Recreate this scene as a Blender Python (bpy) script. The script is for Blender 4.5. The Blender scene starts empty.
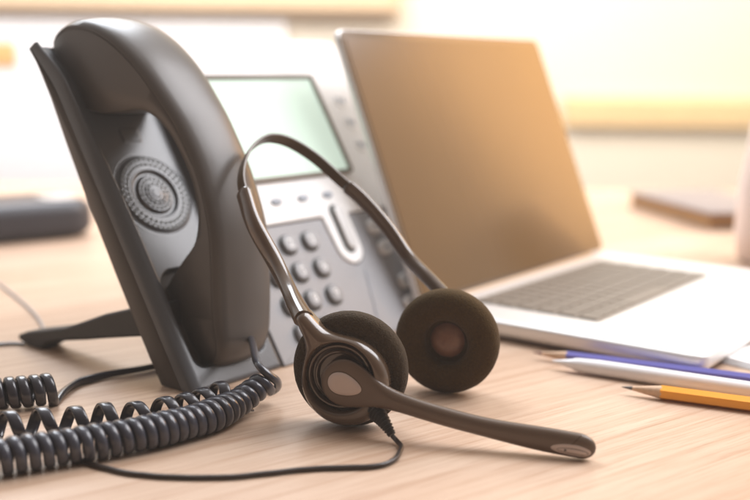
import bpy, bmesh, math, random
from mathutils import Vector, Matrix
from mathutils.noise import noise as pnoise
random.seed(7)
V = Vector
PI = math.pi
scene = bpy.context.scene
C = scene.collection

# ------------------------------------------------------------------ camera
F_PX, PITCH, ROLL, CAM_H = 1063.0, 0.174, 0.011, 0.186
cam_d = bpy.data.cameras.new('camera'); cam = bpy.data.objects.new('camera', cam_d); C.objects.link(cam)
cam_d.sensor_width = 36; cam_d.lens = F_PX / 750 * 36
cam.matrix_world = Matrix.Translation((0, 0, CAM_H)) @ Matrix.Rotation(PI/2 - PITCH, 4, 'X') @ Matrix.Rotation(ROLL, 4, 'Z')
cam_d.clip_start = 0.02; cam_d.clip_end = 60
cam_d.dof.use_dof = True; cam_d.dof.focus_distance = 0.556; cam_d.dof.aperture_fstop = 4.1
cam_d.dof.aperture_blades = 0
scene.camera = cam
ORG = V((0, 0, CAM_H))
FLARE_VEIL = .05

def ray(px, py):                       # direction of a photo pixel, unit depth
    a, b = px - 375, py - 250
    u = (a*math.cos(ROLL) + b*math.sin(ROLL)) / F_PX
    v = (-a*math.sin(ROLL) + b*math.cos(ROLL)) / F_PX
    c, s = math.cos(PITCH), math.sin(PITCH)
    return V((u, c - v*s, -v*c - s))
def at(px, py, z=0.0):                 # point on the horizontal plane z
    r = ray(px, py); return ORG + r * ((z - CAM_H) / r.z)
def on_plane(px, py, P0, N):
    r = ray(px, py); return ORG + r * ((P0 - ORG).dot(N) / r.dot(N))

# ------------------------------------------------------------------ materials
def mat(name, col, rough=0.5, metal=0.0, spec=0.5, coat=0.0, coat_r=0.1, emit=None, estr=0, bump=None, mottle=0.0,
        mscale=60, sss=0.0, trans=0.0, rvar=0.0, sheen=0.0):
    m = bpy.data.materials.new(name); m.use_nodes = True
    nt = m.node_tree; b = nt.nodes['Principled BSDF']
    b.inputs['Base Color'].default_value = (*col, 1); b.inputs['Roughness'].default_value = rough
    b.inputs['Metallic'].default_value = metal; b.inputs['Specular IOR Level'].default_value = spec
    b.inputs['Coat Weight'].default_value = coat; b.inputs['Coat Roughness'].default_value = coat_r
    b.inputs['Transmission Weight'].default_value = trans
    b.inputs['Sheen Weight'].default_value = sheen
    if sss: b.inputs['Subsurface Weight'].default_value = sss; b.inputs['Subsurface Scale'].default_value = 0.003
    if emit: b.inputs['Emission Color'].default_value = (*emit, 1); b.inputs['Emission Strength'].default_value = estr
    tc = nt.nodes.new('ShaderNodeTexCoord')
    if mottle or rvar:
        n = nt.nodes.new('ShaderNodeTexNoise'); n.inputs['Scale'].default_value = mscale; n.inputs['Detail'].default_value = 4
        nt.links.new(tc.outputs['Object'], n.inputs['Vector'])
        if mottle:
            r = nt.nodes.new('ShaderNodeValToRGB')
            r.color_ramp.elements[0].position = .3; r.color_ramp.elements[1].position = .7
            r.color_ramp.elements[0].color = tuple(c*(1-mottle) for c in col) + (1,)
            r.color_ramp.elements[1].color = tuple(min(1, c*(1+mottle)) for c in col) + (1,)
            nt.links.new(n.outputs['Fac'], r.inputs['Fac']); nt.links.new(r.outputs['Color'], b.inputs['Base Color'])
        if rvar:
            mr = nt.nodes.new('ShaderNodeMapRange'); mr.inputs['To Min'].default_value = rough - rvar; mr.inputs['To Max'].default_value = rough + rvar
            mr.inputs['From Min'].default_value = .3; mr.inputs['From Max'].default_value = .7
            nt.links.new(n.outputs['Fac'], mr.inputs['Value']); nt.links.new(mr.outputs['Result'], b.inputs['Roughness'])
    if bump:
        sc, st, dist = bump
        n2 = nt.nodes.new('ShaderNodeTexNoise'); n2.inputs['Scale'].default_value = sc; n2.inputs['Detail'].default_value = 3
        nt.links.new(tc.outputs['Object'], n2.inputs['Vector'])
        bp = nt.nodes.new('ShaderNodeBump'); bp.inputs['Strength'].default_value = st; bp.inputs['Distance'].default_value = dist
        nt.links.new(n2.outputs['Fac'], bp.inputs['Height']); nt.links.new(bp.outputs['Normal'], b.inputs['Normal'])
    return m

M = {}
M['phone_shell'] = mat('phone_shell_plastic', (.055, .042, .032), .38, bump=(2600, .12, .0003))
M['phone_face'] = mat('phone_face_plastic', (.092, .095, .103), .26, bump=(2600, .12, .0003))
M['handset'] = mat('handset_plastic', (.083, .073, .066), .34, bump=(2400, .14, .0003))
M['phone_grey'] = mat('keypad_grey_plastic', (.27, .27, .285), .42, bump=(2600, .15, .0003), mottle=.03)
M['phone_white'] = mat('silver_white_plastic', (.84, .83, .82), .48)
M['key'] = mat('key_plastic', (.25, .25, .26), .25, mottle=.03)
M['key_light'] = mat('key_light_plastic', (.62, .61, .60), .28, mottle=.03)
M['print_white'] = mat('white_print', (.85, .85, .85), .5)
M['dark_slot'] = mat('dark_slot', (.03, .035, .032), .5)
M['print_grey'] = mat('grey_print', (.30, .33, .38), .5)
M['lcd'] = mat('lcd_glass', (.36, .45, .38), .45, spec=.3, emit=(.76, .92, .80), estr=.36)
M['bezel_dark'] = mat('screen_gasket', (.12, .085, .05), .5)
M['cord'] = mat('cord_vinyl', (.038, .039, .053), .28, coat=.3, coat_r=.15, bump=(900, .12, .0003))
M['cord_dark'] = mat('cord_vinyl_dark', (.028, .026, .033), .26, coat=.3, coat_r=.12, bump=(900, .12, .0003))
M['thin_cord'] = mat('thin_cord_vinyl', (.035, .024, .020), .28, bump=(1500, .3, .0004))
M['pale_cord'] = mat('pale_cord_vinyl', (.42, .40, .40), .4)
M['head_plastic'] = mat('headset_brown_plastic', (.092, .056, .033), .22, coat=.6, coat_r=.08, bump=(2800, .06, .0002))
M['head_gloss'] = mat('headset_gloss_plastic', (.065, .040, .026), .14, coat=.6, coat_r=.06)
M['head_band'] = mat('headband_metal', (.075, .042, .014), .30, bump=(2000, .1, .0002))
M['boom'] = mat('boom_satin_plastic', (.118, .078, .053), .34, bump=(2500, .2, .0003))
M['boom_cap'] = mat('boom_cap_plastic', (.52, .43, .39), .30, mottle=.02)
M['foam'] = mat('ear_foam', (.052, .034, .018), .95, spec=.12, bump=(1300, 1.0, .0012), mottle=.28, mscale=900, sheen=.08)
M['foam_glow'] = mat('ear_foam_painted_glow', (.066, .036, .008), .9, spec=.12, bump=(1300, .9, .0010), mottle=.2, mscale=900, sheen=.06)  # same foam as the near cup, warm glow put into the base colour
M['driver'] = mat('driver_cloth', (.22, .11, .07), .30, mottle=.15, mscale=300)
M['rubber'] = mat('black_rubber', (.020, .017, .015), .5, bump=(600, .2, .0004))
M['alu'] = mat('laptop_aluminium', (.82, .81, .80), .36, metal=.35, mottle=.01)
M['laptop_rim'] = mat('laptop_rim', (.42, .34, .27), .35, metal=.4)
M['lap_keys'] = mat('laptop_keys', (.22, .185, .15), .5)
M['lap_well'] = mat('laptop_key_well', (.32, .27, .22), .5)
M['lap_bezel'] = mat('laptop_bezel', (.16, .10, .05), .12)
M['paper'] = mat('paper_white', (.86, .86, .86), .7, mottle=.01)
M['pencil_yellow'] = mat('pencil_paint_yellow', (.92, .38, .02), .30, mottle=.03)
M['pencil_violet'] = mat('pencil_paint_violet', (.10, .09, .36), .32, mottle=.03)
M['pen_white'] = mat('pen_white_plastic', (.86, .86, .88), .25)
M['wood_cut'] = mat('pencil_wood', (.66, .45, .30), .7, mottle=.1, mscale=300)
M['graphite'] = mat('pencil_lead', (.08, .07, .07), .4)
M['violet_lead'] = mat('violet_lead', (.25, .12, .10), .5)
M['device_dark'] = mat('device_dark_plastic', (.03, .03, .04), .42, mottle=.08)
M['device_light'] = mat('device_light_panel', (.55, .52, .50), .4)
M['wall'] = mat('wall_paint', (.86, .79, .66), .8, mottle=.01, mscale=3)
M['peach'] = mat('peach_wood', (.80, .58, .36), .5, mottle=.04, mscale=4)
M['yellow_ledge'] = mat('ochre_ledge', (.86, .62, .32), .5, mottle=.03, mscale=8)
M['board'] = mat('white_board', (.84, .83, .84), .5)
M['orange'] = mat('orange_paper', (.90, .38, .12), .6)
M['brown_cover'] = mat('brown_cover', (.34, .17, .04), .5, mottle=.1)
M['lilac_cover'] = mat('lilac_cover', (.24, .20, .19), .5, mottle=.03)
M['cup_glaze'] = mat('pink_white_glaze', (.80, .68, .63), .25, mottle=.02)

def wood_material():
    m = bpy.data.materials.new('desk_wood'); m.use_nodes = True
    nt = m.node_tree; N = nt.nodes; L = nt.links; b = N['Principled BSDF']
    tc = N.new('ShaderNodeTexCoord')
    mp = N.new('ShaderNodeMapping'); mp.inputs['Rotation'].default_value = (0, 0, math.radians(-37))
    L.new(tc.outputs['Object'], mp.inputs['Vector'])
    def noise(scale, sx, sy, detail=4, rough=.55, dist=0):
        q = N.new('ShaderNodeMapping'); q.inputs['Scale'].default_value = (sx, sy, 1)
        L.new(mp.outputs['Vector'], q.inputs['Vector'])
        n = N.new('ShaderNodeTexNoise'); n.inputs['Scale'].default_value = scale; n.inputs['Detail'].default_value = detail
        n.inputs['Roughness'].default_value = rough; n.inputs['Distortion'].default_value = dist
        L.new(q.outputs['Vector'], n.inputs['Vector']); return n
    broad = noise(1, 1.2, 16, 4, .6, .6)
    grain = noise(1, 5, 190, 5, .62, .25)
    fine = noise(1, 22, 620, 4, .62)
    q = N.new('ShaderNodeMapping'); q.inputs['Scale'].default_value = (1.1, 26, 1); L.new(mp.outputs['Vector'], q.inputs['Vector'])
    w = N.new('ShaderNodeTexWave'); w.inputs['Scale'].default_value = 1.0; w.inputs['Distortion'].default_value = 7.5
    w.inputs['Detail'].default_value = 3; w.inputs['Detail Scale'].default_value = 1.1; w.bands_direction = 'Y'; w.wave_profile = 'SAW'
    L.new(q.outputs['Vector'], w.inputs['Vector'])
    def ramp(src, p0, c0, p1, c1):
        r = N.new('ShaderNodeValToRGB'); r.color_ramp.elements[0].position = p0; r.color_ramp.elements[1].position = p1
        r.color_ramp.elements[0].color = (*c0, 1); r.color_ramp.elements[1].color = (*c1, 1); L.new(src, r.inputs['Fac']); return r
    def mix(fac, a, c, mode='MIX'):
        x = N.new('ShaderNodeMix'); x.data_type = 'RGBA'; x.blend_type = mode
        if isinstance(fac, float): x.inputs[0].default_value = fac
        else: L.new(fac, x.inputs[0])
        L.new(a, x.inputs[6]); L.new(c, x.inputs[7]); return x.outputs[2]
    base = ramp(broad.outputs['Fac'], .3, WOOD_D, .7, WOOD_L).outputs['Color']
    g = ramp(grain.outputs['Fac'], .40, (.80, .71, .64), .53, (1, 1, 1)).outputs['Color']
    base = mix(.52, base, g, 'MULTIPLY')
    wv = ramp(w.outputs['Fac'], .0, (.80, .70, .62), .30, (1, 1, 1)).outputs['Color']
    base = mix(.5, base, wv, 'MULTIPLY')
    fi = ramp(fine.outputs['Fac'], .38, (.70, .57, .48), .48, (1, 1, 1)).outputs['Color']
    base = mix(.42, base, fi, 'MULTIPLY')
    L.new(base, b.inputs['Base Color'])
    b.inputs['Roughness'].default_value = .38; b.inputs['Specular IOR Level'].default_value = .45
    bp = N.new('ShaderNodeBump'); bp.inputs['Strength'].default_value = .25; bp.inputs['Distance'].default_value = .0004
    L.new(fine.outputs['Fac'], bp.inputs['Height']); L.new(bp.outputs['Normal'], b.inputs['Normal'])
    return m
WOOD_D, WOOD_L = (.49, .33, .23), (.62, .47, .355)
M['desk'] = wood_material()

def laptop_screen_material():  # dark glass; its warm reflection is painted in as amber emission
    m = bpy.data.materials.new('laptop_screen_painted_glow'); m.use_nodes = True
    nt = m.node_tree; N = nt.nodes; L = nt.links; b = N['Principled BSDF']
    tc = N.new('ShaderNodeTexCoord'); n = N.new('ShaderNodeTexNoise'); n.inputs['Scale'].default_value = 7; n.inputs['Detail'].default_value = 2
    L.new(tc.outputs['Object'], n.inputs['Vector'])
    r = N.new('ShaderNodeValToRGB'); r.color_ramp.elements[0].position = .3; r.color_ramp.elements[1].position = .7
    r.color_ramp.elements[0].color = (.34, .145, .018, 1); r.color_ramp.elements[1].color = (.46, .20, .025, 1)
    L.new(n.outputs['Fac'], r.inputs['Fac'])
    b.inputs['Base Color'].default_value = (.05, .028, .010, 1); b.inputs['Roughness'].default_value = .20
    L.new(r.outputs['Color'], b.inputs['Emission Color']); b.inputs['Emission Strength'].default_value = SCREEN_GLOW_E
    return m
SCREEN_GLOW_E = .19
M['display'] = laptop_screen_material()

# ------------------------------------------------------------------ object helpers
def thing(name, label, cat, loc=(0, 0, 0), group=None):
    o = bpy.data.objects.new(name, None); C.objects.link(o); o.location = loc
    o.empty_display_size = .02
    o['label'] = label; o['category'] = cat
    if group: o['group'] = group
    return o
def world_loc(o):
    p = V((0, 0, 0))
    while o is not None: p += o.location; o = o.parent
    return p
FLAT = {'keypad_panel', 'display_housing', 'laptop_base', 'laptop_lid', 'desk_top', 'trackpad', 'number_key', 'feature_key', 'device_body', 'stand_arm', 'screen_bezel', 'phone_display', 'book_pages', 'line_key'}
def obj(name, geo, m, parent=None, smooth=40, label=None):
    """geo: (verts, faces) in world coordinates, or a bmesh."""
    me = bpy.data.meshes.new(name)
    if isinstance(geo, bmesh.types.BMesh):
        bmesh.ops.recalc_face_normals(geo, faces=geo.faces); geo.to_mesh(me); geo.free()
    else:
        bm = bmesh.new(); vs = [bm.verts.new(v) for v in geo[0]]
        for f in geo[1]:
            try: bm.faces.new([vs[i] for i in f])
            except ValueError: pass
        bmesh.ops.recalc_face_normals(bm, faces=bm.faces); bm.to_mesh(me); bm.free()
    off = world_loc(parent)
    if parent is not None: me.transform(Matrix.Translation(-off))
    me.materials.append(m)
    me.polygons.foreach_set('use_smooth', [True]*len(me.polygons))
    if smooth is not None: me.set_sharp_from_angle(angle=math.radians(smooth))
    o = bpy.data.objects.new(name, me); C.objects.link(o)
    if parent is not None: o.parent = parent
    if label: o['label'] = label
    if name in FLAT:
        for pl in me.polygons:
            if pl.area > 2e-4: pl.use_smooth = False
        wn = o.modifiers.new('weighted_normal', 'WEIGHTED_NORMAL'); wn.keep_sharp = True; wn.weight = 100
    return o
def tag(o, label=None, cat=None, group=None, kind=None):
    if label: o['label'] = label
    if cat: o['category'] = cat
    if group: o['group'] = group
    if kind: o['kind'] = kind
    return o
def join(*geos):
    vs, fs = [], []
    for g in geos:
        k = len(vs); vs += g[0]; fs += [tuple(i + k for i in f) for f in g[1]]
    return vs, fs

def spline(pts, n):
    """Catmull-Rom through pts, resampled to n points evenly."""
    pts = [V(p) for p in pts]
    P = [pts[0]*2 - pts[1]] + pts + [pts[-1]*2 - pts[-2]]
    out = []
    for i in range(1, len(P)-2):
        for k in range(16):
            t = k/16
            a, b, c, d = P[i-1], P[i], P[i+1], P[i+2]
            out.append(.5*((2*b) + (c-a)*t + (2*a-5*b+4*c-d)*t*t + (3*b-a-3*c+d)*t**3))
    out.append(pts[-1])
    L = [0]
    for i in range(1, len(out)): L.append(L[-1] + (out[i]-out[i-1]).length)
    res = []; j = 0
    for k in range(n):
        s = L[-1]*k/(n-1)
        while j < len(L)-2 and L[j+1] < s: j += 1
        t = (s-L[j])/max(1e-9, L[j+1]-L[j]); res.append(out[j].lerp(out[j+1], min(1, t)))
    return res
def superellipse(a, b, n=20, e=2.0):
    o = []
    for k in range(n):
        t = 2*PI*k/n; c, s = math.cos(t), math.sin(t)
        o.append((a*math.copysign(abs(c)**(2/e), c), b*math.copysign(abs(s)**(2/e), s)))
    return o
def sweep(path, section, up=None, caps=True):
    """section(i, n) -> 2D ring (x along side, y along up). up: fixed vector or function(i) or None (parallel transport)."""
    n = len(path); vs, fs = [], []; prev = None; m = 0
    for i, p in enumerate(path):
        t = (path[min(n-1, i+1)] - path[max(0, i-1)]).normalized()
        if up is None:
            if prev is None:
                prev = V((0, 0, 1)) if abs(t.z) < .9 else V((1, 0, 0))
            u = (prev - t*prev.dot(t)).normalized(); prev = u
        else:
            u = up(i) if callable(up) else V(up); u = (u - t*u.dot(t)).normalized()
        s = t.cross(u)
        ring = section(i, n); m = len(ring)
        for x, y in ring: vs.append(p + s*x + u*y)
        if i:
            for k in range(m):
                a = (i-1)*m + k; b = (i-1)*m + (k+1) % m
                fs.append((a, b, b+m, a+m))
    if caps:
        fs.append(tuple(range(m-1, -1, -1))); fs.append(tuple(range((n-1)*m, n*m)))
    return vs, fs
def tube(path, r, n=12, caps=True): return sweep(path, lambda i, k: superellipse(r, r, n), None, caps)
def lathe(profile, P0, ax, ref, n=64, cap0=False, cap1=False):
    """profile: (r, h); ax: axis, ref: x direction."""
    ax = V(ax).normalized(); x = (V(ref) - ax*V(ref).dot(ax)).normalized(); y = ax.cross(x)
    vs, fs = [], []
    for r, h in profile:
        for k in range(n):
            t = 2*PI*k/n; vs.append(P0 + ax*h + x*(r*math.cos(t)) + y*(r*math.sin(t)))
    for i in range(len(profile)-1):
        for k in range(n):
            a = i*n+k; b = i*n+(k+1) % n; fs.append((a, b, b+n, a+n))
    if cap0: fs.append(tuple(range(n-1, -1, -1)))
    if cap1: fs.append(tuple(range((len(profile)-1)*n, len(profile)*n)))
    return vs, fs
def rounded_poly(pts, rad, seg=6):
    """fillet every corner of a 2D polygon; pts: (x, y[, own radius])"""
    out = []; n = len(pts)
    for i in range(n):
        p0, p1, p2 = V(pts[i-1][:2]), V(pts[i][:2]), V(pts[(i+1) % n][:2])
        r = pts[i][2] if len(pts[i]) > 2 else rad
        a, b = (p0-p1), (p2-p1); la, lb = a.length, b.length; a.normalize(); b.normalize()
        ang = a.angle(b)
        if r <= 0 or ang > PI - .02: out.append(tuple(p1)); continue
        d = min(r/math.tan(ang/2), la*.49, lb*.49); r = d*math.tan(ang/2)
        bis = (a+b).normalized(); c = p1 + bis*(r/math.sin(ang/2))
        s = (p1+a*d) - c; e = (p1+b*d) - c
        a0 = math.atan2(s.y, s.x); a1 = math.atan2(e.y, e.x); da = (a1-a0+PI) % (2*PI) - PI
        for k in range(seg+1):
            t = a0 + da*k/seg; out.append((c.x + r*math.cos(t), c.y + r*math.sin(t)))
    return out
def inset_ring(ring, d):
    n = len(ring); area = sum(ring[i][0]*ring[(i+1) % n][1]-ring[(i+1) % n][0]*ring[i][1] for i in range(n)); sg = 1 if area > 0 else -1
    out = []
    for i in range(n):
        p0, p1, p2 = V(ring[i-1]), V(ring[i]), V(ring[(i+1) % n])
        e = (p2-p0)
        if e.length < 1e-9: out.append(ring[i]); continue
        e.normalize(); nn = V((-e.y, e.x))*sg; out.append(tuple(p1+nn*d))
    return out
def slab(ring, n0, n1, r, X, seg=4, r2=None):
    """2D outline extruded from height n0 (bottom) to n1 (top) with rounded edges; X(u, v, n) -> world"""
    vs, fs = [], []; lv = []
    r2 = r if r2 is None else r2
    for k in range(seg+1):
        t = PI/2*k/seg; lv.append((n0 + r2*(1-math.sin(t)), r2*(1-math.cos(t))))
    lv = lv[::-1]
    lv = [(n0 + r2*(1-math.cos(PI/2*k/seg)), r2*(1-math.sin(PI/2*k/seg))) for k in range(seg+1)] if r2 else [(n0, 0)]
    lv += [(n1 - r*(1-math.sin(PI/2*k/seg)), r*(1-math.cos(PI/2*k/seg))) for k in range(seg+1)] if r else [(n1, 0)]
    m = len(ring)
    for h, d in lv:
        for u, v in (inset_ring(ring, d) if d > 0 else ring): vs.append(X(u, v, h))
    for i in range(len(lv)-1):
        for k in range(m):
            a = i*m+k; b = i*m+(k+1) % m; fs.append((a, b, b+m, a+m))
    fs.append(tuple(range(m-1, -1, -1))); fs.append(tuple(range((len(lv)-1)*m, len(lv)*m)))
    return vs, fs
def oval(cx, cy, a, b, rot=0, n=28, e=2.0):
    c, s = math.cos(rot), math.sin(rot)
    return [(cx + x*c - y*s, cy + x*s + y*c) for x, y in superellipse(a, b, n, e)]
def capsule(x0, y0, x1, y1, r, n=10):
    a = math.atan2(y1-y0, x1-x0); o = []
    for k in range(n+1): t = a - PI/2 + PI*k/n; o.append((x1 + r*math.cos(t), y1 + r*math.sin(t)))
    for k in range(n+1): t = a + PI/2 + PI*k/n; o.append((x0 + r*math.cos(t), y0 + r*math.sin(t)))
    return o
def sstep(a, b, x):
    t = max(0, min(1, (x-a)/(b-a))); return t*t*(3-2*t)
def sd_rrect(x, y, x0, y0, x1, y1, r):
    cx, cy = (x0+x1)/2, (y0+y1)/2; qx = abs(x-cx) - (x1-x0)/2 + r; qy = abs(y-cy) - (y1-y0)/2 + r
    return math.hypot(max(qx, 0), max(qy, 0)) + min(max(qx, qy), 0) - r
def text_geo(s, size, X, depth=.0003, align='CENTER'):
    cu = bpy.data.curves.new('t', 'FONT'); cu.body = s; cu.size = size; cu.align_x = align; cu.align_y = 'CENTER'; cu.extrude = 0
    cu.resolution_u = 3
    o = bpy.data.objects.new('t', cu); C.objects.link(o)
    bpy.context.view_layer.update()
    dg = bpy.context.evaluated_depsgraph_get(); me = bpy.data.meshes.new_from_object(o.evaluated_get(dg))
    vs = [X(v.co.x, v.co.y) for v in me.vertices]; fs = [tuple(p.vertices) for p in me.polygons]
    bpy.data.objects.remove(o); bpy.data.curves.remove(cu); bpy.data.meshes.remove(me)
    return vs, fs

# ------------------------------------------------------------------ the setting
def box(x0, y0, z0, x1, y1, z1, r=.002):
    ring = rounded_poly([(x0, y0), (x1, y0), (x1, y1), (x0, y1)], r, 4)
    return slab(ring, z0, z1, min(r, (z1-z0)*.45), lambda u, v, n: V((u, v, n)), 3)
tag(obj('desk_top', box(-1.6, -.35, -.03, 1.9, 1.62, 0, .004), M['desk']), kind='structure')
tag(obj('wall', box(-3.2, 3.0, -.75, 3.6, 3.1, 2.2, .002), M['wall']), kind='structure')

# wall fittings far out of focus
t = thing('wall_cabinet', 'peach wooden wall cabinet high behind the phone', 'cabinet', (-.9, 2.9, .33))
obj('cabinet_body', box(-2.2, 2.94, .314, .06, 2.995, 1.0, .006), M['peach'], t)
obj('cabinet_door', box(-2.19, 2.92, .326, -1.07, 2.938, .99, .004), M['peach'], t)
obj('cabinet_door', box(-1.06, 2.92, .326, .05, 2.938, .99, .004), M['peach'], t)
t = thing('wall_board', 'plain white board on the wall behind the phone', 'board', (-.8, 2.98, 0))
obj('board_panel', box(-2.3, 2.972, -.22, -.25, 2.996, .30, .004), M['board'], t)
tag(obj('paper_note', box(-1.07, 2.962, .165, -.99, 2.970, .235, .004), M['orange']), 'small orange paper note on the white board', 'note')
t = thing('window_ledge', 'ochre wooden ledge along the far wall right of the laptop', 'ledge', (1.3, 2.95, 0))
obj('ledge_board', box(.52, 2.965, .045, 2.3, 2.995, .105, .006), M['yellow_ledge'], t)
obj('ledge_trim', box(.52, 2.965, .020, 2.3, 2.997, .043, .004), M['yellow_ledge'], t)

# ------------------------------------------------------------------ phone frame
PYAW, TILT = .655, 1.007
PR = V((math.sin(PYAW), math.cos(PYAW), 0)); PB = V((-math.cos(PYAW), math.sin(PYAW), 0)); UP = V((0, 0, 1))
PT = PB*math.cos(TILT) + UP*math.sin(TILT); PN = -PB*math.sin(TILT) + UP*math.cos(TILT)
BL = V((-.102, .577, .004))
def P3(u, v, n, clamp=True):
    p = BL + PR*u + PT*v + PN*n
    if clamp and p.z < .0006: p += PT*((.0006 - p.z)/PT.z)
    return p
phone = thing('desk_phone', 'dark grey desk telephone with silver screen panel, tilted back on its stand', 'telephone', tuple(V((BL.x, BL.y, 0))))

# cradle shell: height field over the face
def cradle_geo():
    U0, U1, V0, V1 = 0.0, .0728, -.0042, .2345
    nu, nv = 146, 470; vs, fs = [], []
    for j in range(nv+1):
        v = V0 + (V1-V0)*j/nv
        for i in range(nu+1):
            u = U0 + (U1-U0)*i/nu
            n = 0.0; ul = .0016 + .0062*(1-sstep(.09, .238, v))
            # rim drop to the dish
            d = sd_rrect(u, v, ul+.0004, .0090, .0675, .30, .008)
            n -= .0055*sstep(.0, -.0030, d)
            # lower well
            d = sd_rrect(u, v, .0124, .0110, .0680, .0740, .013)
            n -= .018*sstep(.0006, -.0040, d)
            # upper well
            d = sd_rrect(u, v, .0135, .1800, .0670, .32, .012)
            n -= .014*sstep(.0008, -.006, d)
            # speaker
            r = math.hypot(u-.0367, v-.1233)/.87
            if r < .034:
                n += .0011*sstep(.0305, .0285, r)
                n -= .0020*(sstep(.0188, .0172, r) - sstep(.0150, .0138, r))
                n += .0012*sstep(.0138, .0, r) + .00007*math.cos(r*2*PI/.0028)*(1 if r < .0138 else .6 if r > .0188 else 0)
            # hook switch plate
            d = sd_rrect(u, v, .030, .160, .044, .169, .001)
            n += .0006*sstep(.0003, -.0003, d)
            # top of the face sinks back, outer edges round over
            n -= .012*sstep(.195, .245, v)**1.3
            e = min(1, (u-U0)/ul); n -= .0062*(ul/.0078)*(1-math.sqrt(max(0, 1-(1-e)**2.2)))
            e = U1-u; n -= .0015*(1-min(1, e/.0015))**2 if e < .0015 else 0
            e = v-V0; n -= .003*(1-min(1, e/.003))**2 if e < .003 else 0
            vs.append(P3(u, v, n))
    for j in range(nv):
        for i in range(nu):
            a = j*(nu+1)+i; fs.append((a, a+1, a+nu+2, a+nu+1))
    # skirt down to the seam
    top = len(vs)
    border = [j*(nu+1) for j in range(nv, -1, -1)] + [i for i in range(1, nu+1)] + [j*(nu+1)+nu for j in range(1, nv+1)] + [nv*(nu+1)+i for i in range(nu-1, 0, -1)]
    ring = []
    for b in border:
        j, i = divmod(b, nu+1); u = U0+(U1-U0)*i/nu; v = V0+(V1-V0)*j/nv
        base = -.0094 - .008*sstep(.195, .245, v)
        vs.append(P3(u, v, base)); ring.append(len(vs)-1)
    m = len(border)
    for k in range(m): fs.append((border[k], border[(k+1) % m], ring[(k+1) % m], ring[k]))
    return vs, fs
cradle = obj('handset_cradle', cradle_geo(), M['phone_face'], phone, 50)
# perforations of the loudspeaker
geos = []
for rr, cnt, rad in ((.0272, 42, .00135), (.0232, 36, .00135), (.0114, 20, .00115), (.0074, 12, .00105)):
    for k in range(cnt):
        rq = rr*.87
        a = 2*PI*(k + (.5 if int(rr*1e4) % 2 else 0))/cnt; cu, cv = .0367+rq*math.cos(a), .1233+rq*math.sin(a)
        h = -.0055 + .0011 + (.0012*sstep(.0138, 0, rr) if rr < .0138 else 0) + .0004 - .012*sstep(.195, .245, cv)
        vs = [P3(cu + rad*.86*math.cos(q*PI/4), cv + rad*.86*math.sin(q*PI/4), h) for q in range(8)]
        geos.append((vs, [tuple(range(8))]))
obj('loudspeaker_grille', join(*geos), M['dark_slot'], cradle)

# back shell: side profile extruded across the phone
def back_geo():
    prof = [(-.004, -.0098), (-.004, -.0258), (.05, -.0262), (.12, -.0245), (.17, -.0215), (.205, -.018), (.2345, -.0215+.0), (.2350, -.0195)]
    prof = [(-.0035, -.0255), (.03, -.026), (.08, -.0255), (.13, -.0238), (.17, -.0212), (.20, -.0185), (.222, -.0182), (.2352, -.0190)]
    top = [(.2352, -.0178), (.222, -.0155), (.20, -.0112), (.18, -.0099), (.10, -.0099), (-.0035, -.0099)]
    ring2 = prof + top
    us = [(.0006, .0012), (.0010, .0004), (.0018, 0), (.2672, 0), (.268, .0004), (.2684, .0012)]
    vs, fs = [], []; m = len(ring2)
    for u, ins in us:
        for v, n in (inset_ring(ring2, ins) if ins else ring2): vs.append(P3(u, v, n))
    for i in range(len(us)-1):
        for k in range(m):
            a = i*m+k; b = i*m+(k+1) % m; fs.append((a, b, b+m, a+m))
    fs.append(tuple(range(m-1, -1, -1))); fs.append(tuple(range((len(us)-1)*m, len(us)*m)))
    return vs, fs
obj('back_shell', back_geo(), M['phone_shell'], phone, 40)

# right-hand body in three plastics
def jarc(r, sgn):                      # rounded foot of the tongue round the navigation key
    a = [(.1815 + r*math.cos(-PI*k/16), .0640 + r*math.sin(-PI*k/16), 0) for k in range(17)]
    return a if sgn > 0 else a[::-1]
lower = [(.0742, -.0042, .001), (.262, -.0042, .012), (.2705, .048, .02), (.279, .0880, 0), (.1966, .0880, .0015), *jarc(.0140, 1), (.1664, .0880, .0015), (.0742, .0880, 0)]
upper = [(.0742, .0888, 0), (.1672, .0888, .0015), *jarc(.0133, -1), (.1958, .0888, .0015), (.2792, .0888, 0), (.2850, .120, .01), (.2850, .1705, .003), (.2735, .1760, .003), (.2712, .2355, .008), (.0742, .2355, .001)]
keypad = obj('keypad_panel', slab(rounded_poly(lower, .001), -.0088, 0, .0012, P3, 4, 0), M['phone_grey'], phone, 40)
panel = obj('display_housing', slab(rounded_poly(upper, .001), -.0088, .0010, .0016, P3, 4, 0), M['phone_white'], phone, 40)

# display: gasket frame + glass
fr = rounded_poly([(.0960, .1195), (.2205, .1195), (.2235, .2025), (.0945, .2025)], .003, 5)
def frame_geo(outer, w, n0, n1):
    inner = inset_ring(outer, w); m = len(outer); vs = [P3(u, v, n1) for u, v in outer] + [P3(u, v, n1) for u, v in inner] + [P3(u, v, n0) for u, v in inner] + [P3(u, v, n0) for u, v in outer]
    fs = []
    for k in range(m):
        q = (k+1) % m
        for a in range(4):
            b = (a+1) % 4; fs.append((a*m+k, a*m+q, b*m+q, b*m+k))
    return vs, fs
disp = obj('phone_display', slab(inset_ring(fr, .0005), .0003, .0014, .0002, P3, 2, 0), M['lcd'], panel, 30)
obj('display_frame', frame_geo(fr, .0026, .0008, .0034), M['bezel_dark'], panel, 30)
# soft keys
for u in (.1025, .1290, .1558, .1823):
    s = obj('soft_key', slab(oval(u, .1045, .0052, .0026), .0007, .0022, .0008, P3, 3, 0), M['print_grey'], panel)
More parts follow.
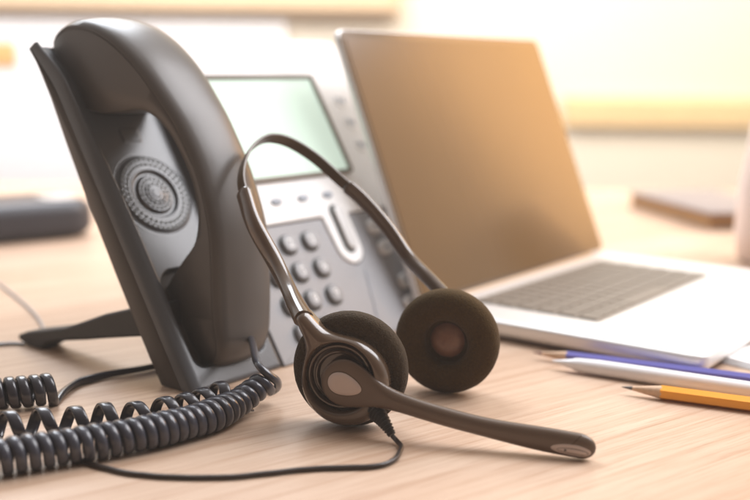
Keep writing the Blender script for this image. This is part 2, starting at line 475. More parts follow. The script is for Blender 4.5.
# line keys
for k, v in enumerate((.1800, .1610, .1415)):
    s = obj('line_key', slab(oval(.2455, v, .0062, .0058), .0007, .0020, .0006, P3, 3, 0), M['phone_white'], panel)
    obj('line_mark', join(slab(oval(.2432, v+.0005, .0015, .0028), .00205, .0022, 0, P3, 1, 0), slab(oval(.2478, v-.0005, .0015, .0028), .00205, .0022, 0, P3, 1, 0)), M['print_grey'], s)
# navigation slot and its key
obj('navigation_slot', slab(capsule(.1822, .0905, .1812, .0645, .0062), .0008, .00125, .0001, P3, 1, 0), M['dark_slot'], panel)
obj('navigation_key', slab(capsule(.1846, .0900, .1838, .0655, .0048), .0009, .0034, .0014, P3, 4, 0), M['key_light'], panel)
# faint printed emblem over the display
g = text_geo('. ı l ı . ı l ı .', .0042, lambda x, y: P3(.140 + x, .2205 + y, .00125))
# number keys
digits = ['1', '2', '3', '4', '5', '6', '7', '8', '9', '*', '0', '#']
for q, d in enumerate(digits):
    r_, c_ = divmod(q, 3); u = .1010 + .0218*c_; v = .0731 - .0203*r_
    base = slab(oval(u, v, .0080, .0076, 0, 28, 2.3), -.0002, .0006, .0003, P3, 2, 0)
    k = obj('number_key', slab(oval(u, v, .0068, .0064, 0, 28, 2.3), .0002, .0036, .0016, P3, 4, 0), M['key'], keypad)
    obj('key_collar', base, M['dark_slot'], k)
    obj('key_digit', text_geo(d, .0086, lambda x, y: P3(u + x, v + y, .00375)), M['print_white'], k)
# feature keys on the right
for u, v in ((.2165, .0745), (.2180, .0570), (.2560, .0735), (.2575, .0585), (.2240, .0293), (.2180, .0125), (.2440, .0293), (.2400, .0125)):
    k = obj('feature_key', slab(oval(u, v, .0078, .0058, 0, 28, 2.3), .0002, .0034, .0015, P3, 4, 0), M['key_light'], keypad)
    obj('key_mark', slab(oval(u, v, .0022, .0012), .0035, .0037, 0, P3, 1, 0), M['print_grey'], k)
obj('volume_divider', slab(capsule(.1868, .0440, .1765, .0060, .0004, 4), .0002, .0005, 0, P3, 1, 0), M['print_grey'], keypad)

# stand
def Q3(x, y, z): return V((BL.x, BL.y, 0)) + PR*x + PB*y + UP*z
foot = [(.0300, .0475), (.0506, .0430), (.0805, .0342), (.1000, .0268), (.1209, .0192), (.1450, .0136), (.1620, .0098), (.1715, .0062), (.1715, .0028), (.1620, .0004), (.1480, .0004),
        (.1400, .0052), (.1215, .0102), (.0985, .0148), (.0812, .0186), (.0600, .0230), (.0300, .0290)]
fr2 = rounded_poly([(y, z) for y, z in foot], .0014, 3)
for a_, b_ in ((.003, .020), (.186, .203)):
    obj('stand_arm', slab(fr2, a_, b_, .0016, lambda a, b, n: Q3(n, a, b), 3), M['rubber'], phone, 40)
obj('stand_crossbar', slab(rounded_poly([(.060, .0385), (.082, .0310), (.080, .0265), (.058, .034)], .0015, 3), .0205, .1855, 0, lambda a, b, n: Q3(n, a, b), 1), M['rubber'], phone, 40)

# ------------------------------------------------------------------ handset
handset = thing('telephone_handset', 'dark grey handset lying in the cradle of the desk phone', 'handset', tuple(P3(.037, .03, 0)))
outer = [(.0085, -.006), (.0070, .001), (.0085, .009), (.0150, .0165), (.0284, .0235), (.0424, .0315), (.0617, .0425), (.0798, .0500), (.1102, .0562), (.135, .0578), (.1536, .0572), (.1821, .0530), (.2076, .0432), (.2256, .0302), (.2366, .0148), (.2396, .0012), (.2384, -.0085)]
inner = [(.0135, -.0150), (.0240, -.0185), (.0400, -.0190), (.0540, -.0180), (.0635, -.0120), (.0690, .0010), (.0725, .0130), (.0765, .0260), (.0880, .0360), (.1040, .0412), (.1200, .0432), (.1400, .0432), (.1540, .0385), (.1620, .0310), (.1680, .0180), (.1760, .0030), (.1880, -.0100), (.2000, -.0150), (.2200, -.0170), (.2360, -.0140)]
def handset_geo():
    n = 96
    O = spline([V((a, b, 0)) for a, b in outer], n); I = spline([V((a, b, 0)) for a, b in inner], n)
    vs, fs = [], []; UC = .0425
    for i in range(n):
        o, q = O[i], I[i]; v = (o.x+q.x)/2
        hw = .0237 - .0026*math.exp(-((v-.12)/.045)**2)          # slightly waisted at the grip
        end = min(i, n-1-i)/8
        if end < 1: hw *= .80 + .20*math.sqrt(max(0, 1-(1-end)**2))
        low = max(0, 1 - v/.055); hw *= 1 - .36*low**2; uc = UC - .0055*low**2 - .0058*sstep(.10, .21, v); hw += .0014*sstep(.12, .2, v)
        ring = []
        d = (o-q); L = d.length; d.normalize()
        crown = .0042
        # ring in (w, h): h from 0 (inner) to L (outer)
        K = 12
        for k in range(K+1):                                       # outer crown, right to left
            t = k/K; w = hw*(1-2*t); h = L - crown*abs(1-2*t)**2.4 - (.0016 if k in (0, K) else 0)
            ring.append((w, h))
        m1 = .30
        ring += [(-hw*1.0, L-crown-.0032), (-hw*.965, L-crown-.0034), (-hw*.960, L-crown-.0039), (-hw*.985, L-crown-.0043), (-hw*.985, max(.0022, L*.35)), (-hw*.97, .0014), (-hw*.90, 0)]
        ring += [(-hw*.45, -.0004), (0, -.0006), (hw*.45, -.0004)]
        ring += [(hw*.90, 0), (hw*.97, .0014), (hw*.985, max(.0022, L*.35)), (hw*.985, L-crown-.0043), (hw*.960, L-crown-.0039), (hw*.965, L-crown-.0034), (hw*1.0, L-crown-.0032)]
        for w, h in ring:
            p = q + d*h; vs.append(P3(uc + w, p.x, p.y, False))
        m = len(ring)
        if i:
            for k in range(m):
                a = (i-1)*m+k; b = (i-1)*m+(k+1) % m; fs.append((a, b, b+m, a+m))
    fs.append(tuple(range(m-1, -1, -1))); fs.append(tuple(range((n-1)*m, n*m)))
    return vs, fs
hb = obj('handset_body', handset_geo(), M['handset'], handset, 55)
# message lamp seam and cord socket
seam = [P3(.0385+.016*s, .205 - .009*abs(s)**2.5, .0452 - .0035*abs(s)**2.4 + .0035*abs(s)**2.5) for s in [k/10 for k in range(-10, 11)]]
sock = P3(.0400, .0165, .0140)
obj('cord_socket', slab(rounded_poly([(-.0045, -.003), (.0045, -.003), (.0045, .003), (-.0045, .003)], .001, 3), -.0006, .0012, .0004,
    lambda a, b, n: sock + PR*a + (PT*.62 + PN*.78)*b*1.0 + (-PT*.78 + PN*.62)*(n+.0008), 2, 0), M['dark_slot'], hb)

# ------------------------------------------------------------------ coiled cord
def coil_path(center, R, turns, fade0=0.0, fade1=0.0, seg=26, phase=0, Rfun=None, sq=1.0):
    n = int(turns*seg); ctr = spline(center, n+1); out = []
    for i, p in enumerate(ctr):
        t = (ctr[min(n, i+1)] - ctr[max(0, i-1)]).normalized()
        side = t.cross(UP).normalized(); up = side.cross(t)
        a = phase + 2*PI*i/seg; s = i/n
        rr = (Rfun(s) if Rfun else R)
        out.append(p + side*(rr*math.cos(a)) + up*(rr*sq*math.sin(a)))
    return out, ctr
def flat_wire(path, ctr, wa, wb, seg=12):
    # section: long side along the coil axis
    def up(i): return (path[i] - ctr[i])
    return sweep(path, lambda i, n: superellipse(wa, wb, seg, 2.4), up)
def coil(center, Rfun, pitchfun, seg, phase, wa, wb, pre=(), post=(), flip=1, end=None):
    """one continuous wire: straight lead, helix along the centre line, straight lead"""
    ctr0 = spline(center, 900); L = sum((ctr0[i]-ctr0[i-1]).length for i in range(1, 900))
    step = L/899; a = phase; path, ups = [], []; prev = None; i = 0; nxt = 0.0; pos = 0.0
    while i < 899:
        t = (ctr0[min(899, i+3)] - ctr0[max(0, i-3)]).normalized(); side = t.cross(UP).normalized(); up = side.cross(t)
        f = pos/step - i; p = ctr0[i].lerp(ctr0[i+1], f); rr = Rfun(pos/L)
        rad = side*math.cos(a) + up*math.sin(a)*flip
        path.append(p + rad*rr); ups.append(rad)
        a += 2*PI/seg; pos += pitchfun(pos/L)/seg; i = int(pos/step)
    if end is not None: return coil(center, Rfun, pitchfun, seg, phase + end - a, wa, wb, pre, post, flip)
    def blend(pts, u0, end):
        q = spline(pts, 40); 
        return q, [u0.lerp(end, min(1, k/25)).normalized() for k in range(40)]
    if post:
        tg = (path[-1]-path[-3]).normalized(); q, u = blend([path[-1], path[-1] + tg*.004] + list(post), ups[-1], UP); path += q[1:]; ups += u[1:]
    if pre:
        tg = (path[0]-path[2]).normalized(); q, u = blend([path[0], path[0] + tg*.003] + list(pre)[::-1], ups[0], UP); path = q[::-1][:-1] + path; ups = u[::-1][:-1] + ups
    n0 = 39 if pre else 0; n1 = len(path) - (40 if post else 0)
    def sec(i, n):
        k = max(0, min(1, (n0-i)/22 if i < n0 else (i-n1)/22 if post and i > n1 else 0)); k = k*k*(3-2*k)
        return superellipse(wa + (.0021-wa)*k, wb + (.0019-wb)*k, 14, 2.5)
    return sweep(path, sec, lambda i: ups[i])
cord = thing('handset_cord', 'tightly coiled grey phone cord in the foreground running from the handset', 'cord', tuple(at(200, 425, 0)))
zc = .0090
cen = [at(263, 383, .0160), at(256, 389, .0135), at(247, 396, .0112), at(236, 404, zc), at(215, 414, zc), at(190, 422, zc), at(150, 431.5, zc), at(100, 441, zc), at(50, 449, zc), at(0, 457, zc), at(-50, 465, zc), at(-110, 470, zc), at(-160, 462, zc)]
pre = [P3(.0405, .0205, .0120), P3(.0410, .0150, .0165), at(257, 362, .0262), at(268, 374.5, .0215), at(277, 381.5, .0160), at(277, 388, .0095), at(270, 391.5, .0068)]
obj('cord_coil', coil(cen, lambda s: .0046 + .0018*sstep(0, .16, s) + .0002*math.sin(s*43), lambda s: .0057 + .0005*math.sin(s*17) + .0010*sstep(.50, .64, s), 30, 2.6, .0027, .0023, pre=pre, flip=-1), M['cord'], cord, 60)
# loose stretched coil behind
zc2 = .0086
cen = [at(252, 404, .0080), at(238, 398, .0110), at(222, 396, .0120), at(203, 402, .0105), at(178, 410, zc2), at(140, 415.5, zc2), at(100, 419, zc2), at(60, 422, zc2), at(10, 426, zc2), at(-40, 433, zc2), at(-100, 439, zc2)]
c2 = tag(obj('stretched_cord', coil(cen, lambda s: .0026 + .0043*sstep(0, .05, s) + .0004*math.sin(s*31), lambda s: .0100 + .0052*sstep(.15, .36, s) + .0010*math.sin(s*23), 44, 1.2, .0030, .0011, flip=-1), M['cord_dark'], None, 60), 'loosely stretched dark coiled cord lying behind the tight grey coil', 'cord')
# third coil with its straight cable
c3 = thing('line_cord', 'dark coiled cord at the left edge ending in a straight cable to the phone stand', 'cord', tuple(at(30, 392, 0)))
cen = [at(-90, 400, .0094), at(-40, 396, .0094), at(0, 393.5, .0094), at(30, 391, .0094), at(52, 388.5, .0094)]
post = [at(63, 392, .0024), at(77, 383, .0024), at(92, 378.5, .0024), at(110, 374, .0024), at(150, 367, .0024), at(175, 360, .0024), at(215, 345, .0024)]
obj('cord_coil', coil(cen, lambda s: .0070, lambda s: .0064 + .0005*math.sin(s*40), 32, .3, .0028, .0019, post=post, flip=-1, end=1.2), M['cord_dark'], c3, 60)
# thin pale cables far left
p = spline([at(-30, 262, .0012), at(0, 284, .0012), at(25, 304, .0012), at(38, 318, .0012), at(45, 331, .0012)], 50)
tag(obj('thin_cable', tube(p, .0012, 8), M['pale_cord']), 'thin pale grey cable slanting down to the phone stand', 'cable')
p = spline([at(-40, 343, .0012), at(-10, 344.5, .0012), at(12, 343.5, .0012), at(24, 344, .0012)], 40)
tag(obj('thin_cable', tube(p, .0011, 8), M['cord_dark']), 'thin dark cable entering at the left edge by the stand tip', 'cable')

# ------------------------------------------------------------------ headset
A_AX = V((.225, .974, 0)).normalized(); A_R = V((A_AX.y, -A_AX.x, 0))
RP = .0302
padc = at(351, 368, RP + .0004)
HS = V((padc.x, padc.y, 0))
head = thing('headset', 'brown wired headset with boom microphone leaning against the phone', 'headset', tuple(HS))
def pad_profile(ro, ri, th, inner_depth):
    return [(ri*.55, inner_depth), (ri*.80, inner_depth), (ri*.97, inner_depth-.001), (ri, 0.003), (ri+.0012, .0010), (ri+.004, -.0004), ((ro+ri)/2, -.0012), (ro-.005, -.0006), (ro-.0022, .0010), (ro-.0006, .0032),
            (ro, .006), (ro-.0003, th-.003), (ro-.0022, th-.0008), (ro-.006, th), (ri, th)]
# near cushion: open face turned away from the camera
near = lathe([(r, -h) for r, h in pad_profile(RP, .0115, .0135, .006)], padc + A_AX*.0068, A_AX, A_R, 96, True, True)
def foam_jitter(g, amp, s=700):
    c0 = sum(g[0], V((0, 0, 0)))/len(g[0])
    return [p + (p-c0).normalized()*amp*pnoise(p*s) for p in g[0]], g[1]
obj('ear_cushion', foam_jitter(near, .00012), M['foam'], head, 60)
# plate frame: x = A_R, y = up, w = towards camera
pc = padc - A_AX*.0075 + A_R*(-.0004) + UP*(-.0045)
def K3(x, y, w): return pc + A_R*x + UP*y - A_AX*w
seam_dir = V((-.575, .818)).normalized(); SEAM_D = .0385
def plate_sdf(x, y):
    p = V((x, y)); d1 = p.length - .0232
    a = seam_dir*.012; b = seam_dir*(SEAM_D); ba = b-a; pa = p-a
    h = max(0, min(1, pa.dot(ba)/ba.dot(ba))); d2 = (pa-ba*h).length - (.0085 - .0043*h)
    k = .010; hh = max(0, min(1, .5+.5*(d2-d1)/k)); return d2*(1-hh)+d1*hh - k*hh*(1-hh)
HUBC = (-.0026, .0030)
def plate_geo():
    n = 540; rings = 22; vs, fs = [], []; HOLE = .0176
    hc = V(HUBC)
    for k in range(n):
        a = 2*PI*k/n; d = V((math.cos(a), math.sin(a))); lo, hi = .015, .05
        for _ in range(26):
            mid = (lo+hi)/2
            q = d*mid + hc
            if plate_sdf(q.x, q.y) < 0: lo = mid
            else: hi = mid
            if (q - seam_dir*(SEAM_D+.0025)).dot(seam_dir) > 0 and q.length > .03: hi = mid
        Rm = lo
        for s in range(rings):
            t = s/(rings-1); t = 1-(1-t)**1.35; r = HOLE + (Rm-HOLE)*t; x, y = d.x*r + hc.x, d.y*r + hc.y
            de = min(-plate_sdf(x, y) if s < rings-1 else 0, .0052); dh = (r-HOLE)
            he = .0068*math.sqrt(max(0, 1-(1-max(0, de)/.0052)**2)); hh = math.sqrt(max(0, 1-(1-min(1, dh/.0022))**2))
            tongue = sstep(.022, SEAM_D, r)
            w = he*(.30+.70*hh) + .0012*hh
            vs.append(K3(x, y, w if s < rings-1 else 0))
        vs.append(K3(d.x*Rm + hc.x, d.y*Rm + hc.y, -.0030)); vs.append(K3(d.x*HOLE + hc.x, d.y*HOLE + hc.y, -.0030))
    m = rings+2
    for k in range(n):
        q = (k+1) % n
        for s in range(m): fs.append((k*m+s, q*m+s, q*m+(s+1) % m, k*m+(s+1) % m))
    return vs, fs
plate = obj('ear_cup', plate_geo(), M['head_plastic'], head, 50)
# cup back filling between plate and cushion
obj('cup_back', lathe([(.001, -.0062), (.0205, -.0062), (.0225, -.005), (.0228, -.003), (.0220, -.0014), (.0170, -.0010)], pc, -A_AX, A_R, 72, True, False), M['head_gloss'], plate)
# glossy concentric rings in the hub
hub = [(.0180, -.0028), (.0177, .0012), (.0170, .0014), (.0168, .0036), (.0163, .0042), (.0155, .0042), (.0149, .0034), (.0146, .0010), (.0138, .0008), (.0135, .0026), (.0129, .0032), (.0122, .0030), (.0112, .0010), (.001, .0010)]
obj('pivot_ring', lathe(hub, K3(HUBC[0], HUBC[1], 0), -A_AX, A_R, 96), M['head_gloss'], plate, 35)

# boom
tip = at(578, 445.5, .0068)
piv = K3(HUBC[0]+.0032, HUBC[1]-.0024, .0062)
dirx = (tip - piv).normalized(); upv = (UP - dirx*UP.dot(dirx)).normalized()
LB = (tip - piv).length
sag = .0035
def boom_c(s):
    # s in metres along; bends slightly: leaves the hub steeper then levels
    t = max(0, s)/LB
    return piv + dirx*s - upv*(sag*math.sin(PI*min(1, t))) *1.0
ss = []; RD = .0124
for k in range(13): ss.append(-RD*math.cos(PI/2*k/12))
s = 0
while s < LB - .0001:
    s += .0022; ss.append(min(s, LB))
for k in range(1, 9): ss.append(LB + .0085*math.sin(PI/2*k/8)*.999)
def boom_hw(s):
    if s <= 0: return math.sqrt(max(1e-8, RD*RD - s*s))
    t = s/LB
    w = .0047 + (RD-.0047)*math.exp(-(s/.0165)**1.9)
    w += .0015*sstep(.55, .93, t)
    if s > LB: w *= max(1e-6, 1-((s-LB)/.0086)**2.4)**.5
    return w
def boom_th(s):
    t = s/LB
    w = .0022 if s <= 0 else .0022 + .0016*sstep(0, .25, t)
    if s < 0: w *= (max(0.05, 1-(s/RD)**6))**.5
    if s > LB: w *= math.sqrt(max(1e-6, 1-((s-LB)/.0086)**2))
    return w
path = [boom_c(s) for s in ss]
def bsec(i, n):
    s = ss[i]; return superellipse(boom_th(s), boom_hw(s), 32, 2.5 if s < .02 else 2.15)
boom = obj('microphone_boom', sweep(path, bsec, upv), M['boom'], head, 60)
# boom-side frame: out = towards the camera side
outv = dirx.cross(upv); outv = outv if outv.y < 0 else -outv
def boom_pt(s, y, o=0.0):
    hw, th = boom_hw(s), boom_th(s); e = 2.5 if s < .02 else 2.15
    q = max(0, 1-abs(min(.999, abs(y)/hw))**e)**(1/e)
    return boom_c(s) + upv*y + outv*(th*q + o)
def inlay(s0, y0, a, b, rot, height, tear=0.0, n=40, rings=6):
    vs, fs = [], []
    for r in range(rings+1):
        f = r/rings; h = height*math.sqrt(max(0, 1-f**4))
        if r == rings: h = -.0003
        for k in range(n):
            t = 2*PI*k/n; x = a*f*math.cos(t); y = b*f*math.sin(t)*(1 - tear*math.cos(t))
            X = s0 + x*math.cos(rot) - y*math.sin(rot); Y = y0 + x*math.sin(rot) + y*math.cos(rot)
            vs.append(boom_pt(X, Y, h))
    for r in range(rings):
        for k in range(n):
            A, B = r*n+k, r*n+(k+1) % n; fs.append((A, B, B+n, A+n))
    return vs, fs
obj('pivot_cap_rim', inlay(.0008, .0000, .0104, .0068, .05, .0003, .26), M['head_gloss'], boom)
obj('pivot_cap', inlay(.0008, .0000, .0096, .0061, .05, .0012, .26), M['boom_cap'], boom, 60)
obj('microphone_seam', inlay(LB-.0026, -.0017, .0106, .0032, .03, .00030, -.1), M['boom_cap'], boom)
obj('microphone_groove', inlay(LB-.0018, -.0020, .0088, .0018, .03, .00045, -.1), M['head_gloss'], boom)
mic = obj('microphone', inlay(LB-.0018, -.0020, .0083, .0014, .03, .00070, -.1), M['boom_cap'], boom)
obj('microphone_hole', inlay(LB-.0052, -.0020, .0008, .0007, 0, .00090), M['dark_slot'], mic)
# seam arc round the tip
def ringseam(s, w, y0, y1, o):
    vs, fs = [], []; n = 16
    for k in range(n+1):
        y = y0 + (y1-y0)*k/n
        bend = .0025*((y-y0)/(y1-y0))
        vs.append(boom_pt(s-.0025+bend*1.4, y, o)); vs.append(boom_pt(s-.0025+bend*1.4+w, y, o))
    for k in range(n): fs.append((2*k, 2*k+1, 2*k+3, 2*k+2))
    return vs, fs
obj('tip_seam', ringseam(LB-.0006, .00035, .0010, boom_hw(LB)*.97, .00008), M['head_gloss'], boom)

# arms and band: path in the arch plane
Acen = V((-.0198, .5359, .034)); Bcen = V((.0385, .5923, .028)); Mid = (Acen+Bcen)/2; Mid.z = .028
e1 = V((Bcen.x-Acen.x, Bcen.y-Acen.y, 0)).normalized(); e3 = V((-e1.y, e1.x, 0)); PH = math.radians(43)
e2 = UP*math.cos(PH) + e3*math.sin(PH); nar = e1.cross(e2).normalized()
pix = [(275, 262), (255, 226), (246.5, 202), (241, 178), (246, 157), (256, 144), (270, 138), (290, 142.5), (315, 158), (340, 180), (362, 199), (386, 226), (408, 257)]
arch = [on_plane(x, y, Mid, nar) for x, y in pix]
seam3 = K3(seam_dir.x*SEAM_D, seam_dir.y*SEAM_D, .0026)
# far cup
F_AX = V((.30, .954, 0)).normalized(); F_R = V((F_AX.y, -F_AX.x, 0))
farc = at(447, 341, RP + .0004)
far_top = farc + F_AX*.010 + UP*.024 - F_R*.004
full = spline([seam3, on_plane(289, 290, Mid, nar).lerp(seam3.lerp(arch[0], .5), .5)] + arch + [arch[-1].lerp(far_top, .55), far_top], 240)
def nearest(px, py):
    best, bi = 1e9, 0
    r = ray(px, py).normalized()
    for i, p in enumerate(full):
        d = (p-ORG); q = (d - r*d.dot(r)).length
        if q < best: best, bi = q, i
    return bi
iA, iB = nearest(243, 190), nearest(345, 184)
def arm_sec(th0, w0, w1, th):
    def f(i, n):
        t = i/(n-1); end = min(1, (n-1-i)/3 + .55)
        return superellipse((th0 + (th-th0)*t**.8)*end, (w0 + (w1-w0)*t)*end, 20, 2.5)
    return f
armA = full[:iA+1]; armB = full[iB:][::-1]; band = full[max(0, iA-12):iB+12]
obj('slider_arm', sweep(armA, arm_sec(.0048, .0050, .0056, .0034), lambda i: (-A_AX).lerp(nar if nar.dot(-A_AX) > 0 else -nar, sstep(0, .7, i/len(armA)))), M['head_plastic'], head, 60)
obj('slider_arm', sweep(armB, arm_sec(.0034, .0042, .0050, .0030), nar), M['head_plastic'], head, 60)
obj('headband', sweep(band, lambda i, n: superellipse(.0009, .0040, 16, 5), nar), M['head_band'], head, 50)
# far cup: cushion facing the camera
obj('ear_cushion', foam_jitter(lathe(pad_profile(RP, .0128, .0135, .0090), farc - F_AX*.0068, F_AX, F_R, 96, False, False), .00012), M['foam_glow'], head, 60)
obj('ear_driver', lathe([(.0005, .0052), (.004, .0055), (.008, .0068), (.0100, .0086)], farc - F_AX*.0068, F_AX, F_R, 48, True), M['driver'], head)
fplate = lathe([(.001, .0068), (.0235, .0068), (.0250, .009), (.0245, .0125), (.020, .0150), (.001, .0160)], farc, F_AX, F_R, 64, True, True)
obj('ear_cup', fplate, M['head_plastic'], head, 50)

# strain relief and thin cable
b0 = at(371, 405, .0150); bpts = spline([b0, at(378, 414, .0120), at(386, 425, .0080), at(392, 435, .0038)], 72)
def boot_sec(i, n):
    t = i/(n-1); rib = 1 + .09*(1 if (i % 6) < 3 else -1)*(1 if t < .94 else 0)
    r = (.0060 - .0038*t**.8)*rib; return superellipse(r*.8, r, 18, 2.4)
obj('strain_relief', sweep(bpts, boot_sec), M['rubber'], head, 30)
thin = spline([at(392.5, 436, .0035), at(397, 441, .0020), at(401, 448, .0016), at(397, 457, .0014), at(386, 464, .0014), at(368, 467, .0014), at(345, 467.5, .0014), at(310, 469, .0014), at(270, 473, .0014), at(230, 477, .0014),
               at(190, 477.5, .0014), at(150, 475.5, .0014), at(120, 471.5, .0014), at(95, 465, .0014), at(72, 457, .0014), at(50, 449, .0014), at(20, 447, .0014), at(-30, 452, .0014)], 260)
thin = [q + V((pnoise(q*90)*.0005, pnoise(q*90+V((9, 0, 0)))*.0005, 0)) for q in thin]
obj('headset_cable', tube(thin, .00125, 10), M['thin_cord'], head, 60)

# ------------------------------------------------------------------ laptop
LY = .646
LR = V((math.sin(LY), math.cos(LY), 0)); LBk = V((-math.cos(LY), math.sin(LY), 0)); RHn = V((.212, .987, 0)); LW, LD = .302, .2114
LO = RHn - LR*LW - LBk*LD                   # front-left corner on the desk
lap = thing('laptop', 'open silver laptop with a dark screen painted with warm amber glow behind the headset', 'laptop', tuple(LO))
def L3(x, y, z): return LO + LR*x + LBk*y + UP*z
base = obj('laptop_base', slab(rounded_poly([(0, 0), (LW, 0), (LW, LD), (0, LD)], .009, 6), .0025, .0140, .0025, L3, 4, .005), M['alu'], lap, 40)
for x, y in ((.02, .02), (LW-.02, .02), (.02, LD-.02), (LW-.02, LD-.02)):
    obj('rubber_foot', lathe([(.006, 0.0002), (.006, .0024), (.004, .0026)], L3(x, y, 0), UP, LR, 20, True, True), M['rubber'], base)
kx0, kx1, ky0, ky1 = .040, .255, .088, .190
kb = obj('keyboard', slab(rounded_poly([(kx0, ky0), (kx1, ky0), (kx1, ky1), (kx0, ky1)], .004, 4), .0141, .0144, 0, L3, 1, 0), M['lap_well'], base)
g = []
rows = 6; ncol = 14; pw = (kx1-kx0-.004)/ncol; ph = (ky1-ky0-.004)/rows
for r in range(rows):
    c = 0
    while c < ncol:
        w = 1
        if r == 0 and c == 4: w = 5
        x0 = kx0+.002+c*pw; y0 = ky0+.002+r*ph
        g.append(slab(rounded_poly([(x0+.001, y0+.001), (x0+pw*w-.001, y0+.001), (x0+pw*w-.001, y0+ph-.001), (x0+.001, y0+ph-.001)], .0015, 2), .0145, .0156, .0003, L3, 1, 0))
        c += w
obj('keycaps', join(*g), M['lap_keys'], kb, 30)
obj('trackpad', slab(rounded_poly([(.10, .012), (.20, .012), (.20, .078), (.10, .078)], .004, 4), .0141, .0144, .0001, L3, 1, 0), M['paper'], base)
LA = 1.182
ld = LBk*math.cos(LA) + UP*math.sin(LA); ln = -LBk*math.sin(LA) + UP*math.cos(LA)
HG = L3(0, LD-.004, .0150)
def S3(x, y, n): return HG + LR*x + ld*y + ln*n
lid = obj('laptop_lid', slab(rounded_poly([(0, 0), (LW, 0), (LW, LD), (0, LD)], .008, 6), -.0050, .0, .0015, S3, 3), M['alu'], lap, 40)
obj('screen_bezel', slab(rounded_poly([(.0015, .0015), (LW-.0015, .0015), (LW-.0015, LD-.0015), (.0015, LD-.0015)], .007, 5), .0002, .0008, .0002, S3, 2, 0), M['lap_bezel'], lid)
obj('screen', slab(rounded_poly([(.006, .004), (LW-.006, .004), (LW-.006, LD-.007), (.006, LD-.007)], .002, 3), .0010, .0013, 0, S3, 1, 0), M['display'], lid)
obj('hinge', tube([L3(.03, LD-.004, .0125), L3(LW-.03, LD-.004, .0125)], .004, 16), M['laptop_rim'], lap)

# ------------------------------------------------------------------ pens and paper
def pencil(name, label, p0, p1, r, mbody, mlead, group=None):
    p0, p1 = V(p0), V(p1); d = (p1-p0).normalized()
    t_ = thing(name, label, 'pencil', (p0.x, p0.y, 0), group)
    L = (p1-p0).length; tipl = .022
    body = [p0 + d*tipl, p1]
    obj('pencil_shaft', sweep([p0+d*tipl + d*(L-tipl)*k/6 for k in range(7)], lambda i, n: [(r*1.06*math.cos(PI/3*k+PI/6), r*1.06*math.sin(PI/3*k+PI/6)) for k in range(6)], UP), mbody, t_, 30)
    obj('sharpened_wood', sweep([p0+d*.006, p0+d*(tipl+.0006)], lambda i, n: superellipse(r*(.30, .96)[i], r*(.30, .96)[i], 20), UP), M['wood_cut'], t_, 30)
    obj('pencil_point', sweep([p0, p0+d*.006], lambda i, n: superellipse(r*(.06, .30)[i], r*(.06, .30)[i], 14), UP), mlead, t_, 30)
    return t_
rz = .0042
pencil('pencil', 'yellow orange sharpened pencil nearest the front on the right', at(622, 387, rz), at(800, 411, rz) , .0040, M['pencil_yellow'], M['graphite'])
pencil('pencil', 'violet blue pencil lying behind the white pen', at(533, 352.5, rz), at(800, 386, rz), .0036, M['pencil_violet'], M['violet_lead'])
p0, p1 = at(552, 361, .0050), at(810, 399, .0050); d = (p1-p0).normalized(); L = (p1-p0).length
pen = thing('pen', 'white ballpoint pen between the yellow and violet pencils', 'pen', (p0.x, p0.y, 0))
obj('pen_barrel', sweep([p0+d*s for s in (.014, .017, .03, .06, L)], lambda i, n: superellipse((.0036, .0041, .0047, .0048, .0048)[i], (.0036, .0041, .0047, .0048, .0048)[i], 24), UP), M['pen_white'], pen, 60)
obj('pen_tip', sweep([p0+d*s for s in (0, .003, .0145)], lambda i, n: superellipse((.0004, .0011, .0034)[i], (.0004, .0011, .0034)[i], 20), UP), M['pen_white'], pen, 60)
a, b = at(712, 361, 0), at(790, 338, 0)
nx = (b-a).normalized(); ny = V((nx.y, -nx.x, 0)); ny = ny if ny.y < 0 else -ny
g = []
for k in range(4):
    o = .0012*k; g.append(slab([(o, 0+o*.4), (.21+o, o*.4), (.21+o, .055+.0), (o, .055)], .0003+.0009*k, .0010+.0009*k, 0, lambda u, v, n: a + nx*u + ny*v + UP*n, 1, 0))
tag(obj('paper_sheets', join(*g), M['paper'], None, 30), 'small stack of blank white paper at the right edge by the laptop', 'paper')

# ------------------------------------------------------------------ background desk items
dv = thing('office_device', 'blurred dark grey flat device on the desk at the far left', 'device', tuple(at(40, 245, 0)))
q0 = at(104, 236, 0); q1 = at(-70, 252, 0); ex = (q1-q0).normalized(); ey = V((-ex.y, ex.x, 0)); ey = ey if ey.y > 0 else -ey
def D3(u, v, n): return q0 + ex*u + ey*v + UP*n
db = obj('device_body', slab(rounded_poly([(0, 0, .03), (.24, 0, .01), (.24, .10, .01), (0.01, .10, .03)], .01, 8), .001, .040, .014, D3, 6), M['device_dark'], dv, 60)
obj('device_panel', slab(rounded_poly([(.018, .014), (.055, .014), (.055, .060), (.018, .060)], .008, 5), .0402, .0412, .0004, D3, 2, 0), M['device_light'], db)

bk = thing('closed_book', 'closed book with lilac cover and brown page edge behind the laptop', 'book', tuple(at(660, 225, 0)))
q0 = at(628, 207, 0); q1 = at(712, 232, 0); ex = (q1-q0).normalized(); ey = V((-ex.y, ex.x, 0)); ey = ey if ey.y > 0 else -ey
def D4(u, v, n): return q0 + ex*u + ey*v + UP*n
obj('book_pages', slab(rounded_poly([(0.002, .003), (.205, .003), (.205, .12), (.002, .12)], .002, 2), .002, .018, .001, D4, 2), M['brown_cover'], bk)
obj('book_cover', join(slab(rounded_poly([(0, 0), (.21, 0), (.21, .125), (0, .125)], .003, 3), .0182, .0215, .001, D4, 2), slab(rounded_poly([(0, 0), (.21, 0), (.21, .125), (0, .125)], .003, 3), .0002, .0018, .0005, D4, 2)), M['lilac_cover'], bk)

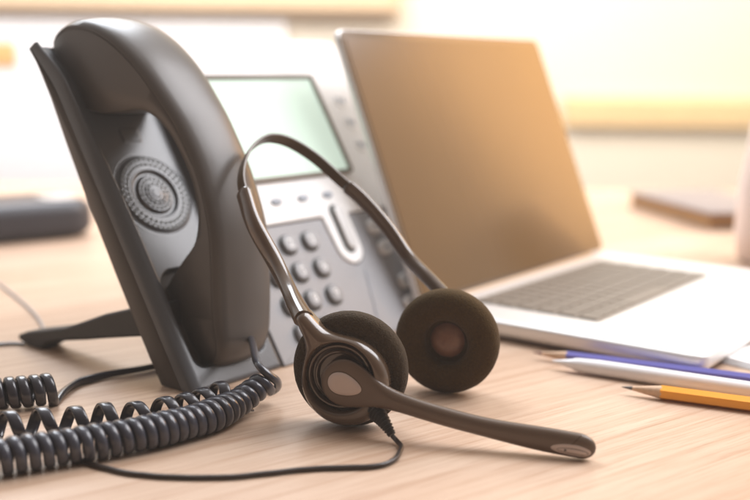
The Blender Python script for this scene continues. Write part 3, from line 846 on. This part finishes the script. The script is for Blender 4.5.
vz = thing('vase', 'blurred pinkish white vase cut off by the right edge', 'vase', tuple(at(775, 262, 0)))
vp = at(775, 262, 0)
obj('vase_body', lathe([(.001, .003), (.030, .0005), (.036, .004), (.040, .03), (.039, .07), (.033, .11), (.030, .135), (.0285, .136), (.0275, .13), (.030, .10), (.035, .06), (.033, .01), (.001, .008)], vp, UP, V((1, 0, 0)), 48), M['cup_glaze'], vz, 60)

# ------------------------------------------------------------------ light
w = bpy.data.worlds.new('World'); scene.world = w; w.use_nodes = True
nt = w.node_tree; bg = nt.nodes['Background']
tc = nt.nodes.new('ShaderNodeTexCoord'); sx = nt.nodes.new('ShaderNodeSeparateXYZ'); nt.links.new(tc.outputs['Generated'], sx.inputs[0])
r = nt.nodes.new('ShaderNodeValToRGB'); mr = nt.nodes.new('ShaderNodeMapRange'); mr.inputs['From Min'].default_value = -1; mr.inputs['From Max'].default_value = 1
nt.links.new(sx.outputs['Y'], mr.inputs['Value']); nt.links.new(mr.outputs['Result'], r.inputs['Fac'])
r.color_ramp.elements[0].color = (.15, .11, .085, 1); r.color_ramp.elements[1].color = (1.0, .97, .95, 1); r.color_ramp.elements[0].position = .3; r.color_ramp.elements[1].position = .75
nt.links.new(r.outputs['Color'], bg.inputs['Color']); bg.inputs['Strength'].default_value = .68

def area(name, loc, target, size, power, col, size_y=None):
    l = bpy.data.lights.new(name, 'AREA'); l.energy = power; l.color = col; l.size = size
    if size_y: l.shape = 'RECTANGLE'; l.size_y = size_y
    o = bpy.data.objects.new(name, l); C.objects.link(o); o.location = loc
    o.rotation_euler = (V(target)-V(loc)).to_track_quat('-Z', 'Y').to_euler(); return o
area('window_light', (-.6, 2.0, 1.7), (0, .6, 0), 1.1, 30, (.88, .93, 1.0), 1.0)
area('side_window_light', (1.1, 1.05, 1.5), (-.05, .65, .1), 1.3, 32, (.97, .965, 1.0))
area('low_sun_light', (1.6, 2.1, .75), (.3, .8, .1), .85, 9, (1.0, .50, .16))
area('wall_wash_fill', (-1.0, 1.9, 1.2), (-1.0, 3.0, .1), 2.4, 32, (.98, .97, 1.0), 1.0)  # added unseen lamps, left and right, washing the far wall towards white
area('wall_wash_fill', (1.3, 1.9, 1.2), (1.3, 3.0, .1), 2.2, 19, (1.0, .90, .70), 1.0)

if FLARE_VEIL:  # added scattering volume, imitates the warm veil of lens flare
    hm = bpy.data.materials.new('warm_flare_veil'); hm.use_nodes = True; hn = hm.node_tree
    hn.nodes.remove(hn.nodes['Principled BSDF']); pv = hn.nodes.new('ShaderNodeVolumePrincipled')
    pv.inputs['Color'].default_value = (1.0, .93, .85, 1); pv.inputs['Density'].default_value = FLARE_VEIL; pv.inputs['Anisotropy'].default_value = .3
    hn.links.new(pv.outputs['Volume'], hn.nodes['Material Output'].inputs['Volume'])
    hz = obj('flare_veil', box(-3.6, -.6, -1.75, 3.9, 3.4, 2.6, .001), hm, None, None); tag(hz, kind='stuff')

scene.view_settings.view_transform = 'Standard'; scene.view_settings.look = 'None'
scene.view_settings.exposure = .68; scene.view_settings.gamma = 1
scene.cycles.max_bounces = 8; scene.cycles.use_denoising = True
